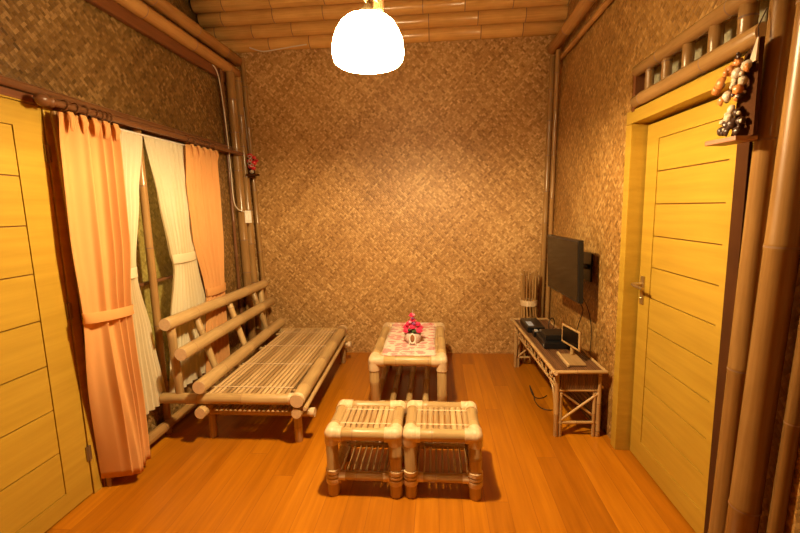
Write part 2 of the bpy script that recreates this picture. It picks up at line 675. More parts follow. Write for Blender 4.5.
# roof: bamboo poles laid side by side on a slope that rises towards the viewer
names = ['lowest ceiling pole, lying along the top of the back wall',
         'second ceiling pole up from the back wall',
         'third ceiling pole up from the back wall',
         'fourth ceiling pole up from the back wall, crossing behind the lamp top',
         'fifth ceiling pole up from the back wall, at the top edge']
for i in range(5):
    y, z = 4.125 - .096 * i, 3.078 + .082 * i
    b = MB()
    j = random.uniform(-.03, .03)
    b.pole((-2.12, y, z), (1.22, y, z), 0.062, sp=.42, n=18, ti=.25 + .5 * random.random(), ring=1.03)
    tag(link('ceiling_pole', b, ['ceil', 'node', 'cut'], origin=(-.4, y, z)),
        'horizontal round bamboo ' + names[i], 'bamboo pole', 'ceiling poles')
b = MB()
y, z = 4.125 - .096 * 5, 3.078 + .082 * 5
b.hexa([(-2.2, YB + .1, ZT), (1.4, YB + .1, ZT), (1.4, YB + .1, ZT + .1), (-2.2, YB + .1, ZT + .1),
        (-2.2, 3.1, 4.05), (1.4, 3.1, 4.05), (1.4, 3.1, 4.15), (-2.2, 3.1, 4.15)])
b.box(-2.4, 1.5, YF, 3.1, 4.05, 4.15)
struct(link('ceiling', b, 'ceil'))
# top beams
def beam(name, p0, p1, r, mat, label, cat='bamboo beam', sp=.5, group=None, **k):
    b = MB(); b.pole(p0, p1, r, sp=sp, n=18, ring=1.05, **k)
    return tag(link(name, b, [mat, 'node', 'cut'], origin=p0), label, cat, group)


beam('bamboo_beam', (-1.875, YF + .02, 2.80), (-1.875, 4.05, 2.80), .047, 'beam',
     'lower bamboo beam of the pair along the top of the left wall', ti=.75)
beam('bamboo_beam', (-1.870, YF + .02, 2.925), (-1.870, 4.09, 2.925), .049, 'beam',
     'upper bamboo beam of the pair along the top of the left wall', ti=.25)
b = MB(); b.box(-1.908, -1.880, YF + .02, 4.12, 2.67, 2.75, ti=.1)
tag(link('dark_batten', b, 'plank_brown', origin=(-1.9, 2, 2.7)), 'thin dark brown batten on the left wall right under the bamboo beams', 'batten')
beam('bamboo_beam', (1.065, YF + .02, 2.885), (1.065, 4.10, 2.885), .048, 'beam',
     'thick bamboo beam along the top of the right wall', ti=.6)
beam('thin_bamboo_batten', (1.108, 1.75, 2.77), (1.108, 4.02, 2.77), .021, 'beam',
     'thin bamboo batten just below the thick beam on the right wall', 'batten', ti=.5, sp=.35)

# corner posts
def post(p0, p1, r, label, mat='post', name='bamboo_post', sp=.33, **k):
    return beam(name, p0, p1, r, mat, label, 'bamboo post', sp=sp, **k)


post((-1.838, 3.90, 0), (-1.838, 3.84, 2.75), .040, 'thickest bamboo post near the back left corner, carrying the white switch box', ti=.35)
post((-1.842, 4.045, 0), (-1.842, 4.00, 2.75), .035, 'middle bamboo post of the back left corner bundle, behind the thickest post', ti=.5)
post((-1.775, 4.145, 0), (-1.855, 4.155, 2.98), .024, 'thin bamboo post on the back wall at the back left corner', ti=.5)
post((-1.862, 3.76, 0), (-1.862, 3.72, 2.74), .015, 'thinnest dark bamboo strip beside the thickest post on the left wall', 'wood_rail', ti=.4)
post((1.022, 4.155, 0), (1.074, 4.125, 2.83), .025, 'slim bamboo post of the back right corner, the left one of two', ti=.5)
post((1.070, 4.10, 0), (1.076, 3.96, 2.83), .020, 'slim bamboo post of the back right corner, the right one of two', ti=.55)
# near right posts
post((1.058, 1.528, 0), (1.085, 1.463, 3.0), .036, 'slimmer bamboo post right beside the yellow door on the right wall', 'post_near', ti=.5, sp=.75)
post((1.030, 1.402, 0), (1.052, 1.285, 3.0), .043, 'thickest bamboo post at the right edge of the photo', 'post_near', ti=.45, sp=.8)
post((1.077, 1.330, 0), (1.10, 1.215, 3.0), .021, 'thin dark bamboo post beyond the thickest post at the right edge', 'post_near', ti=.0, sp=.5)

# rail over door and window on the left
beam('wall_rail', (-1.868, YF + .02, 2.105), (-1.868, 3.83, 2.075), .022, 'wood_rail', 'dark brown bamboo rail on the left wall above the curtains and the yellow door', 'rail', ti=.6)
b = MB(); b.box(-1.88, -1.856, YF + .02, 3.80, 2.025, 2.058, ti=.3)
tag(link('lintel_batten', b, 'plank_brown', origin=(-1.87, 2, 2.04)), 'flat brown batten directly above the left door, under the dark rail', 'batten')

# ------------------------------------------------------------------ doors
def door(name, xf, side, y0, y1, zt, gy0, gy1, gz, thick=.045):
    """side=+1: wall on the +x side (right door). Front face at xf."""
    s = side
    X = lambda d: xf + s * d
    def bx(b, d0, d1, *a, **k):
        x0, x1 = sorted((X(d0), X(d1)))
        return b.box(x0, x1, *a, **k)
    b = MB()
    # stiles, rails
    bx(b, 0, thick, y0, gy0, 0.012, zt)
    bx(b, 0, thick, gy1, y1, 0.012, zt)
    bx(b, 0, thick, gy0, gy1, gz[0], zt)
    bx(b, 0, thick, gy0, gy1, 0.012, gz[-1])
    bx(b, .012, thick - .005, gy0 - .002, gy1 + .002, gz[-1] - .002, gz[0] + .002, mi=1)
    for i in range(len(gz) - 1):
        g = .0028
        bx(b, .003, .02, gy0 + g, gy1 - g, gz[i + 1] + g, gz[i] - g, bev=.0015)
    return struct(link(name, b, ['door', 'groove'], origin=(xf, (y0 + y1) / 2, 0)))


gl = [1.907 - .2244 * i for i in range(9)]
d1 = door('door_1', -1.868, -1, 1.05, 1.925, 2.015, 1.17, 1.776, gl)
b = MB(); b.box(-1.905, -1.862, 1.930, 1.985, 0, 2.02, bev=.002)
b.box(-1.905, -1.862, 1.0, 1.985, 2.018, 2.027)
b.box(-1.905, -1.862, 0.98, 1.045, 0, 2.02, bev=.002)
struct(link('door_frame', b, 'door', d1))
for z in (1.80, 1.02, .24):
    b = MB(); b.tube([(-1.862, 1.9275, z - .045), (-1.862, 1.9275, z + .045)], .006, 8)
    b.box(-1.8675, -1.8605, 1.912, 1.943, z - .04, z + .04)
    link('hinge', b, 'steel', d1)

gr = [1.83 - .1698 * i for i in range(11)]
d2 = door('door_2', 1.160, 1, 1.67, 2.47, 1.915, 1.80, 2.352, gr)
b = MB()
b.box(1.080, 1.20, 2.485, 2.552, 0, 1.929, bev=.002)
b.box(1.080, 1.20, 1.62, 2.552, 1.9305, 2.0, bev=.002)
struct(link('door_frame', b, 'door', d2))
b = MB(); b.box(1.092, 1.20, 1.60, 1.662, 0, 1.93, bev=.002)
o = struct(link('door_jamb', b, 'board', d2)); o['label'] = 'dark brown near jamb of the door'
b = MB()
b.box(1.150, 1.160, 2.405, 2.440, .93, 1.09, bev=.003)
b.tube([(1.155, 2.425, 1.045), (1.115, 2.425, 1.045), (1.100, 2.418, 1.045), (1.096, 2.400, 1.044), (1.100, 2.335, 1.040), (1.104, 2.315, 1.038)], .009, 10, rs=[.011, .010, .010, .009, .008, .007])
b.lathe((1.152, 2.425, .965), [(.001, -.006), (.009, -.006), (.009, .006)], 12, axis=(1, 0, 0))
o = link('door_handle', b, 'brass', d2); o['label'] = 'brass lever handle on its plate'

# brown plank and slim glossy pole beside the left door
b = MB(); b.box(-1.885, -1.850, 1.99, 2.065, 0, 2.02, bev=.003, ti=.8)
tag(link('wall_plank', b, 'plank_brown', origin=(-1.87, 2.03, 0)), 'upright reddish brown plank between the left yellow door and the orange curtain', 'plank')
post((-1.832, 2.00, 0), (-1.830, 1.952, 2.0), .014, 'slim glossy bamboo pole on the brown plank at the left orange curtain', 'post', sp=.4, ti=.2)

# transom: two rails and short posts over the right door
t = thing('transom_frame', 'bamboo frame of two rails and short uprights above the right yellow door', 'transom', (1.09, 2.0, 2.03))
for z, r in ((2.198, .031), (2.040, .033)):
    b = MB(); b.pole((1.085, 1.565, z + (.008 if z < 2.1 else 0)), (1.085, 2.46, z), r, sp=.45, n=18, ti=.6)
    link('rail', b, ['post', 'node', 'cut'], t)
for y, r in ((2.345, .021), (2.185, .023), (2.015, .024), (1.835, .026), (1.665, .029)):
    b = MB(); b.pole((1.095, y, 2.06), (1.095, y, 2.19), r, sp=.2, n=14, ti=.5)
    link('upright', b, ['post', 'node', 'cut'], t)
b = MB(); b.box(1.078, 1.14, 2.46, 2.49, 1.99, 2.22, ti=.1)
link('end_board', b, 'plank_brown', t)

# ------------------------------------------------------------------ window
w = MB()
w.box(-1.925, -1.915, 2.36, 3.06, .30, 2.0)
win = struct(link('window_1', w, 'glass', origin=(-1.92, 2.7, .3)))
b = MB()
for y0, y1 in ((2.325, 2.36), (3.06, 3.095)):
    b.box(-1.93, -1.872, y0, y1, .28, 2.02, bev=.002)
b.box(-1.93, -1.872, 2.36, 3.06, .28, .31); b.box(-1.93, -1.872, 2.36, 3.06, 1.99, 2.02)
b.box(-1.935, -1.91, 2.36, 3.06, 1.035, 1.055)
struct(link('window_frame', b, 'wood_rail', win))
# the porch wall seen through the glass, just outside
b = MB(); b.box(-2.02, -1.975, 2.2, 3.2, .1, 2.055)
struct(link('porch_panel', b, 'weave_olive'))
post((-1.845, 2.545, .0), (-1.845, 2.545, 2.05), .024, 'bamboo mullion standing between the two cream sheers at the window', 'post', sp=.45, ti=.45)
# low bamboo skirting rail under the window
beam('bamboo_skirting_rail', (-1.825, 2.06, .085), (-1.825, 3.80, .085), .034, 'post', 'bamboo rail lying low along the left wall under the curtains', 'rail', sp=.28, ti=.5)

# ------------------------------------------------------------------ curtains
def interp(tab, z):
    if z >= tab[0][0]:
        return tab[0][1:]
    for a, c in zip(tab, tab[1:]):
        if a[0] >= z >= c[0]:
            k = (a[0] - z) / (a[0] - c[0])
            k2 = k * k * (3 - 2 * k) * .5 + k * .5
            return [p + (q - p) * k2 for p, q in zip(a[1:], c[1:])]
    return tab[-1][1:]


def curtain_mesh(tab, xc, folds, amp, n=170, m=50, seed=1, hem=0.0, pw=1.0, flare=None):
    """tab rows: (z, y0, y1, amplitude factor)"""
    rnd = random.Random(seed)
    ph = [rnd.uniform(0, 2 * PI) for _ in range(4)]
    b = MB()
    z0, z1 = tab[0][0], tab[-1][0]
    rows = []
    for i in range(m + 1):
        z = z0 + (z1 - z0) * i / m
        y0, y1, af = interp(tab, z)
        row = []
        for j in range(n + 1):
            s = j / n
            q = s ** pw + .012 * math.sin(2 * PI * s * 2.3 + ph[0] + z)
            f = math.sin(2 * PI * folds * q + ph[1] + .25 * math.sin(z * 3 + ph[2]))
            f2 = math.sin(2 * PI * folds * 2.1 * q + ph[3])
            x = xc + amp * af * (f * .75 + f2 * .25)
            y = y0 + (y1 - y0) * s + .25 * amp * af * math.cos(2 * PI * folds * q + ph[1])
            dz = hem * math.sin(2 * PI * folds * q) * (i / m) ** 8
            if flare and z < flare[0]:
                k = (flare[0] - z) / (flare[0] - z1)
                F = flare[1]
                e = min(int(s * (len(F) - 1)), len(F) - 2)
                w_ = s * (len(F) - 1) - e
                fx = F[e][0] * (1 - w_) + F[e + 1][0] * w_
                fy = F[e][1] * (1 - w_) + F[e + 1][1] * w_
                k = k * (1.6 - .6 * k)
                x += (fx - xc) * k
                y += (fy - (y0 + (y1 - y0) * s)) * k
            v = b.b.verts.new((x, y, z + dz))
            v[b.ti] = .5
            row.append(v)
        rows.append(row)
    for i in range(m):
        for j in range(n):
            f = b.b.faces.new((rows[i][j], rows[i][j + 1], rows[i + 1][j + 1], rows[i + 1][j]))
            f.smooth = True
            for l, (a, c) in zip(f.loops, ((j, i), (j + 1, i), (j + 1, i + 1), (j, i + 1))):
                l[b.uv].uv = (a / n, 1 - c / m)
    return b


def tie_band(y0, y1, xc, dx, z0, z1, h, mat, parent, name='tieback'):
    """soft band around the gathered cloth: an oval sleeve"""
    b = MB()
    n = 36
    yc, ry = (y0 + y1) / 2, (y1 - y0) / 2
    rings = []
    for k, g in ((-.5, 1.0), (-.45, 1.02), (0, .985), (.45, 1.02), (.5, 1.0)):
        R = []
        for j in range(n):
            a = 2 * PI * j / n
            yy = math.cos(a)
            R.append((xc + dx * math.sin(a) * g, yc + ry * yy * g, z0 + (z1 - z0) * (yy + 1) / 2 + h * k))
        rings.append(R)
    b.ring_stack(rings, .5, closed=(False, False))
    return link(name, b, mat, parent)


def curtain(name, label, cat, tab, xc, folds, amp, mat, group, tie=None, seed=1, heads=0, thick=.0015, hem=.0, pw=1.0, flare=None):
    cy = (tab[0][1] + tab[0][2]) / 2
    t = thing(name, label, cat, (xc, cy, max(tab[-1][0], 0)), group)
    b = curtain_mesh(tab, xc, folds, amp, seed=seed, hem=hem, pw=pw, flare=flare)
    o = link('cloth', b, mat, t)
    if thick:
        md = o.modifiers.new('solid', 'SOLIDIFY'); md.thickness = thick; md.offset = 0
    if tie:
        tie_band(*tie, mat, t)
    if heads:
        y0, y1 = tab[0][1], tab[0][2]
        for i in range(heads):
            b = MB()
            yc = y0 + (y1 - y0) * (i + .5) / heads
            for k in (-1, 0, 1):
                b.tube([(xc + .012, yc + k * .010, tab[0][0] + .004), (xc + .024, yc + k * .011, tab[0][0] - .03), (xc + .014, yc + k * .007, tab[0][0] - .085)], .006, 8, rs=[.006, .0075, .002])
            link('pinch_pleat', b, mat, t)
    return t


curtain('orange_curtain', 'long orange curtain beside the left door, hanging almost to the floor', 'curtain',
        [(1.99, 1.925, 2.285, .7), (1.85, 1.915, 2.28, .9), (1.35, 1.905, 2.265, 1.0), (1.0, 1.915, 2.225, .85), (.93, 1.91, 2.222, .85), (.55, 1.885, 2.2, .9), (.06, 1.88, 2.205, .35)],
        -1.765, 4.2, .030, 'orange', 'curtains at the window', tie=(1.90, 2.235, -1.765, .045, .985, .955, .055), seed=3, heads=5, pw=1.7,
        flare=(.93, [(-1.845, 1.975), (-1.75, 1.995), (-1.662, 2.03), (-1.70, 2.10), (-1.72, 2.20)]))
curtain('orange_curtain', 'orange curtain at the far end of the window, hanging behind the sofa', 'curtain',
        [(1.99, 2.955, 3.37, .7), (1.7, 2.93, 3.37, 1.), (1.3, 2.955, 3.36, 1.), (.93, 3.05, 3.32, .9), (.86, 3.055, 3.315, .8), (.5, 3.0, 3.31, 1.), (.16, 2.95, 3.33, 1.)],
        -1.772, 5.2, .021, 'orange', 'curtains at the window', tie=(3.045, 3.325, -1.772, .033, .885, .885, .06), seed=5, heads=5)
curtain('sheer_curtain', 'cream sheer curtain partly covered by the long orange curtain by the door', 'sheer curtain',
        [(1.985, 2.20, 2.545, .5), (1.6, 2.20, 2.45, .8), (1.20, 2.24, 2.362, .9), (1.10, 2.24, 2.362, .9), (.75, 2.20, 2.44, 1.), (.26, 2.17, 2.52, 1.)],
        -1.815, 7, .016, 'sheer', 'curtains at the window', tie=(2.235, 2.367, -1.815, .026, 1.155, 1.155, .06), seed=7, heads=0, thick=0)
curtain('sheer_curtain', 'wide cream sheer curtain tied in the middle behind the near end of the sofa', 'sheer curtain',
        [(1.985, 2.55, 3.06, .5), (1.6, 2.635, 3.04, .9), (1.24, 2.70, 3.0, 1.), (1.13, 2.73, 3.0, .9), (.75, 2.63, 3.08, 1.), (.26, 2.545, 3.12, 1.)],
        -1.815, 9, .018, 'sheer', 'curtains at the window', tie=(2.725, 3.005, -1.815, .030, 1.185, 1.185, .062), seed=9, heads=0, thick=0)

t = thing('curtain_rod', 'dark turned wooden curtain rod with rings above the window', 'curtain rod', (-1.79, 2.9, 2.028))
b = MB(); b.tube([(-1.79, 1.90, 2.03), (-1.79, 3.86, 2.03)], .017, 12)
link('rod', b, 'wood_rail', t)
b = MB(); b.lathe((-1.79, 1.90, 2.03), [(.0, -.075), (.018, -.07), (.028, -.05), (.030, -.035), (.020, -.015), (.026, -.008), (.026, .004), (.017, .006)], 16, axis=(0, 1, 0))
link('finial', b, 'wood_rail', t)
for y in [1.97, 2.03, 2.09, 2.15, 2.19, 2.22, 2.25, 2.98, 3.05, 3.12, 3.19, 3.26, 3.33]:
    b = MB()
    pts = [(-1.79 + .025 * math.cos(a), y + .003 * math.sin(a), 2.03 + .025 * math.sin(a)) for a in [2 * PI * i / 14 for i in range(15)]]
    b.tube(pts, .0035, 6)
    link('ring', b, 'wood_rail', t)
for y in (2.0, 3.42):
    b = MB(); b.tube([(-1.875, y, 2.03), (-1.80, y, 2.03)], .010, 8)
    link('bracket', b, 'wood_rail', t)
t = thing('sheer_wire', 'thin pale wire rod carrying the two cream sheers', 'curtain rod', (-1.815, 2.7, 1.99))
b = MB(); b.tube([(-1.815, 2.12, 1.988), (-1.815, 3.30, 1.988)], .006, 8); link('wire', b, 'cream', t)
# tieback hooks
for y, z, lab in ((2.03, .985, 'small dark hook holding the long orange curtain beside the left door'),):
    b = MB(); b.tube([(-1.85, y - .035, z), (-1.83, y - .04, z), (-1.80, y - .05, z - .01), (-1.79, y - .055, z + .01), (-1.80, y - .06, z + .025)], .007, 8)
    b.ball((-1.846, y - .035, z), .016, .016, .024)
    tag(link('tieback_hook', b, 'wood_rail', origin=(-1.85, y - .035, z)), lab, 'hook')

# ------------------------------------------------------------------ lamp
LX, LY = -0.283, 1.90
t = thing('pendant_lamp', 'glowing white opal glass lamp shade hanging from the bamboo ceiling', 'lamp', (LX, LY, 2.08))
t.rotation_euler = (0, math.radians(0), 0)
prof = [(.118, 2.118), (.134, 2.121), (.147, 2.133), (.154, 2.158), (.1535, 2.190), (.147, 2.222), (.135, 2.252), (.118, 2.280), (.096, 2.299), (.070, 2.310), (.036, 2.314), (.018, 2.315)]
b = MB(); b.lathe((LX, LY, 0), prof, 48)
o = link('lamp_shade', b, 'shade', t)
md = o.modifiers.new('solid', 'SOLIDIFY'); md.thickness = .004; md.offset = -1
b = MB(); b.ball((LX, LY, 2.134), .018, .018, .020, sub=3)
link('bulb', b, 'bulb', t)
b = MB(); b.tube([(LX, LY, 2.165), (LX, LY, 2.31)], .016, 12)
link('socket', b, 'cream', t)
b = MB(); b.lathe((LX, LY, 0), [(.018, 2.314), (.032, 2.320), (.028, 2.343), (.012, 2.355), (.008, 2.37)], 20)
b.tube([(LX, LY, 2.36), (LX, LY, 3.36)], .004, 8)
pts = [(LX + .012 * math.cos(a) , LY + .006 * math.sin(a * 2), 2.392 + .012 * math.sin(a)) for a in [2 * PI * i / 12 for i in range(13)]]
b.tube(pts, .004, 6)
link('cord', b, 'brass', t)

b = MB(); b.pole((-.243, 1.985, 2.37), (-.243, 1.985, 4.06), .023, sp=.5, ti=.7)
link('hanging_pole', b, ['wood_rail', 'node', 'node'], t)
b = MB(); b.tube([(-.243, 1.965, 2.40), (-.27, 1.93, 2.41), (LX, LY, 2.395), (LX - .01, LY - .02, 2.38), (LX, LY - .01, 2.368)], .006, 8)
link('hook', b, 'brass', t)

# ------------------------------------------------------------------ stools and table
def wrap(b, p0, p1, r, mi=0):
    p0, p1 = V(p0), V(p1)
    L = (p1 - p0).length
    n = max(3, int(L / .008))
    d = (p1 - p0) / n
    rings_p, rs = [], []
    for i in range(n):
        for f, k in ((.08, .965), (.5, 1.0), (.92, .965)):
            rings_p.append(p0 + d * (i + f))
            rs.append(r * k)
    b.tube(rings_p, r, 14, mi=mi, rs=rs, ti=random.random())


def make_bench(name, label, cat, group, x0, x1, y0, y1, zt, r, ns, wl, table=False, nb=2):
    """frame of thick culms, corners wrapped in pale rattan; outer extents given"""
    t = thing(name, label, cat, ((x0 + x1) / 2, (y0 + y1) / 2, 0), group)
    xa, xb, ya, yb = x0 + r, x1 - r, y0 + r, y1 - r
    zc = zt - r
    wr = r * 1.2
    for x in (xa, xb):
        for y in (ya, yb):
            b = MB(); b.pole((x, y, 0), (x, y, zc), r, sp=.3, n=18, capmi=0, ti=.35 + .5 * random.random())
            leg = link('leg', b, ['furn', 'node_light', 'cut'], t)
            b = MB(); b.ball((x, y, zc), wr, wr, wr * 1.02, sub=3)
            sx, sy = (1 if x == xa else -1), (1 if y == ya else -1)
            wrap(b, (x, y, zc), (x + sx * wl, y, zc), wr)
            wrap(b, (x, y, zc), (x, y + sy * wl, zc), wr)
            wrap(b, (x, y, zc), (x, y, zc - wl * .95), wr)
            link('corner_wrap', b, 'wrap', leg)
            if not table:
                b = MB(); wrap(b, (x, y, .070), (x, y, .100), wr * 1.03); wrap(b, (x, y, .106), (x, y, .120), wr * 1.03); wrap(b, (x, y, .127), (x, y, .150), wr * 1.03)
                link('ankle_wrap', b, 'wrap', leg)
            else:
                b = MB(); wrap(b, (x, y, .03), (x, y, .075), wr)
                link('ankle_wrap', b, 'wrap', leg)
    for p0, p1 in (((xa, ya, zc), (xb, ya, zc)), ((xa, yb, zc), (xb, yb, zc)), ((xa, ya, zc), (xa, yb, zc)), ((xb, ya, zc), (xb, yb, zc))):
        b = MB(); b.pole(p0, p1, r, sp=.28, n=18, ti=.4 + .5 * random.random()); link('top_rail', b, ['furn', 'node_light', 'cut'], t)
    # seat of split slats along y
    b = MB()
    xi, xj = xa + r * .8, xb - r * .8
    w = (xj - xi) / ns
    for i in range(ns):
        x = xi + w * (i + .5)
        b.strip((x, ya + r * .5, zc + r * .15), (x, yb - r * .5, zc + r * .15), w * .88, .012, mi=0)
    link('tabletop' if table else 'seat', b, 'slat', t)
    b = MB()
    for i in range(nb):
        y = ya + (yb - ya) * ((i + .5) / nb if nb > 2 else (.27, .78)[i])
        b.strip((xi, y, zc + r * .15 + .0095), (xj, y, zc + r * .15 + .0095), .010, .004)
        b.strip((xi, y, zc + r * .15 - .012), (xj, y, zc + r * .15 - .012), .02, .011)
    link('rattan_binding', b, 'wrap', t)
    # low stretchers and shelf
    zs = .055 if table else .105
    rs = r * .72
    for p0, p1 in (((xa, ya, zs), (xb, ya, zs)), ((xa, yb, zs), (xb, yb, zs)), ((xa, ya, zs), (xa, yb, zs)), ((xb, ya, zs), (xb, yb, zs))):
        b = MB(); b.pole(p0, p1, rs, sp=.28, n=14, ti=.5)
        d = (V(p1) - V(p0)).normalized()
        s_ = link('stretcher', b, ['furn', 'node_light', 'cut'], t)
        b = MB(); wrap(b, V(p0) + d * r, V(p0) + d * (r + .035), rs * 1.12); link('joint_wrap', b, 'wrap', s_)
        b = MB(); wrap(b, V(p1) - d * (r + .035), V(p1) - d * r, rs * 1.12); link('joint_wrap', b, 'wrap', s_)
    b = MB()
    nl = 3 if table else 9
    for i in range(nl):
        x = xa + (xb - xa) * (i + 1) / (nl + 1)
        if table:
            b.pole((x, ya, zs + .005), (x, yb, zs + .005), 0.024, sp=.3, n=12, ti=.1 + .5 * random.random())
        else:
            b.strip((x, ya, zs - .004), (x, yb, zs - .004), (xb - xa) / (nl + 1) * .36, .007)
    link('lower_shelf', b, ['furn', 'node_light', 'cut'], t)
    return t


st1 = make_bench('bamboo_stool', 'left one of the two low square bamboo stools in front of the table', 'stool', 'low bamboo stools',
                 -.588, -.190, 1.975, 2.345, .372, .032, 9, .055)
st2 = copy_tree(st1)
st2.location = (.022, 2.165, 0)
st2['label'] = 'right one of the two low square bamboo stools in front of the table'
tb = make_bench('bamboo_table', 'low bamboo coffee table with wrapped corners near the back wall', 'table', None,
                -.500, .068, 2.885, 3.83, .43, .036, 14, .075, table=True, nb=4)

# runner on the table
b = MB()
nx, ny = 14, 44
rows = []
zt = .415
for j in range(ny + 1):
    row = []
    for i in range(nx + 1):
        u, v_ = i / nx, j / ny
        y = 2.915 + (3.815 - 2.915) * v_
        z = .4165 + .0015 * math.sin(y * 31 + u * 9) + .001 * math.sin(u * 23)
        # the cloth climbs over the end rails
        for yc in (2.921, 3.794):
            dd = abs(y - yc)
            if dd < .045:
                z = max(z, .394 + math.sqrt(max(0, .0385 ** 2 - dd * dd)) + .0012)
        x = -.418 + .402 * u + .004 * math.sin(y * 9)
        q = b.b.verts.new((x, y, z)); q[b.ti] = .5
        row.append(q)
    rows.append(row)
for j in range(ny):
    for i in range(nx):
        f = b.b.faces.new((rows[j][i], rows[j][i + 1], rows[j + 1][i + 1], rows[j + 1][i])); f.smooth = True
o = link('table_runner', b, 'runner', origin=(-.2, 3.35, .43))
md = o.modifiers.new('solid', 'SOLIDIFY'); md.thickness = .003; md.offset = 1
tag(o, 'cream table runner printed with pink flowers, lying along the bamboo table', 'table runner')

# flower pot
FX, FY, FZ = -.195, 3.27, .4205
t = thing('flower_pot', 'small pale pot of pink artificial roses on the table runner', 'flower pot', (FX, FY, FZ))
b = MB(); b.lathe((FX, FY, FZ), [(.0, .0), (.045, .0), (.060, .02), (.068, .055), (.062, .085), (.056, .085), (.06, .05), (.04, .02), (.0, .015)], 28)
link('pot', b, 'pot', t)
b = MB()
pts = [(FX + .023 * math.cos(a), FY - .070 + .004 * math.sin(a), FZ + .052 + .037 * math.sin(a)) for a in [2 * PI * i / 22 for i in range(23)]]
b.tube(pts, .006, 8)
b.tube([(FX - .022, FY - .066, FZ + .03), (FX - .026, FY - .066, FZ + .002)], .005, 8)
b.tube([(FX + .022, FY - .066, FZ + .03), (FX + .026, FY - .066, FZ + .002)], .005, 8)
o = link('oval_frame', b, 'cream', t); o['label'] = 'white oval ring on little feet'
b = MB(); b.ball((FX, FY - .066, FZ + .052), .019, .005, .032, sub=2); link('oval_picture', b, 'ledge', t)


def rose(c, r, mat):
    b = MB()
    c = V(c)
    b.ball(c, r * .45, r * .45, r * .5, sub=2)
    for k, (n, rr, tl) in enumerate(((3, .45, .25), (5, .72, .6), (6, .95, 1.05))):
        for i in range(n):
            a = 2 * PI * i / n + k * .6
            d = V((math.cos(a), math.sin(a), 0))
            R = Matrix.Rotation(a, 4, 'Z') @ Matrix.Rotation(tl, 4, 'Y')
            b.ball(c + d * r * rr * .6 + V((0, 0, r * (.18 - .2 * k))), r * .12, r * .5, r * .5, sub=1, rot=R)
    return link('rose', b, mat, t)


for (dx, dy, dz, r, m_) in ((-.050, -.030, .105, .034, 'pink'), (.050, -.030, .105, .036, 'pink'), (0, -.03, .135, .034, 'pink'), (-.030, .01, .150, .036, 'pink'),
                            (.036, .01, .148, .034, 'pink'), (0, .0, .185, .032, 'pink'), (-.004, 0, .225, .030, 'pink'), (.012, -.035, .165, .018, 'purple'), (-.018, -.03, .175, .016, 'pinklight'),
                            (.012, -.02, .232, .014, 'pinklight'), (-.055, .02, .12, .032, 'pink'), (.058, .02, .118, .032, 'pink'), (.0, -.022, .205, .015, 'purple')):
    rose((FX + dx, FY + dy, FZ + dz), r, m_)
b = MB()
for i in range(14):
    a = i * 2.4
    b.ball((FX + .05 * math.cos(a), FY + .05 * math.sin(a), FZ + .085 + .012 * (i % 4)), .026, .012, .005, sub=1, rot=Matrix.Rotation(a, 4, 'Z') @ Matrix.Rotation(.5, 4, 'Y'))
b.tube([(FX, FY, FZ + .05), (FX, FY, FZ + .2)], .012, 8)
link('leaves', b, 'leaf', t)
b = MB(); b.tube([(FX, FY, FZ + .22), (FX + .004, FY, FZ + .275)], .0015, 6); link('stem', b, 'cream', t)

# ------------------------------------------------------------------ sofa
t = thing('bamboo_sofa', 'long low bamboo sofa with slatted seat and open pole backrest along the left wall', 'sofa', (-1.3, 3.2, 0))
FM = ['furn', 'node_light', 'cut']
SY0, SY1 = 2.455, 3.935
for x, y in ((-1.51, 2.525), (-.912, 2.50), (-.925, 3.90), (-1.51, 3.90)):
    b = MB(); b.pole((x, y, 0), (x, y, .30), .026, sp=.3); link('leg', b, FM, t)
for y in (SY0, SY1):
    b = MB(); b.pole((-1.80, y, .302), (-.90, y, .308), .035, sp=.36, ti=.6); s_ = link('side_rail', b, FM, t)
    b = MB(); wrap(b, (-.945, y, .312), (-.895, y, .312), .038); link('rattan_wrap', b, 'wrap', s_)
b = MB(); b.pole((-.880, 2.405, .318), (-.935, 3.975, .318), .045, sp=.4, n=20, ti=.55); fr = link('front_rail', b, FM, t)
for ya, yb in ((2.412, 2.44), (3.93, 3.965)):
    b = MB(); wrap(b, (-.880 - (ya - 2.4) * .035, ya, .318), (-.880 - (yb - 2.4) * .035, yb, .318), .0475); link('rattan_wrap', b, 'wrap', fr)
b = MB(); b.pole((-.888, 2.41, .232), (-.94, 3.96, .232), .034, sp=.4, n=18, ti=.5); link('lower_front_rail', b, FM, t)
b = MB(); b.pole((-.838, 2.43, .255), (-.885, 3.94, .262), .014, sp=.3, n=12, ti=.7); link('thin_front_pole', b, FM, t)
b = MB(); b.pole((-1.515, 2.395, .230), (-1.515, 3.985, .225), .038, sp=.4, n=18, ti=.6); link('lower_back_rail', b, FM, t)
for y, xe in ((2.50, -.800), (3.86, -.838)):
    b = MB(); b.pole((-1.50, y, .200), (xe, y, .200), .027, sp=.36, ti=.4); link('cross_rail', b, FM, t)
    b = MB(); wrap(b, (xe - .025, y, .200), (xe + .006, y, .200), .031); link('rattan_wrap', b, 'wrap', t)
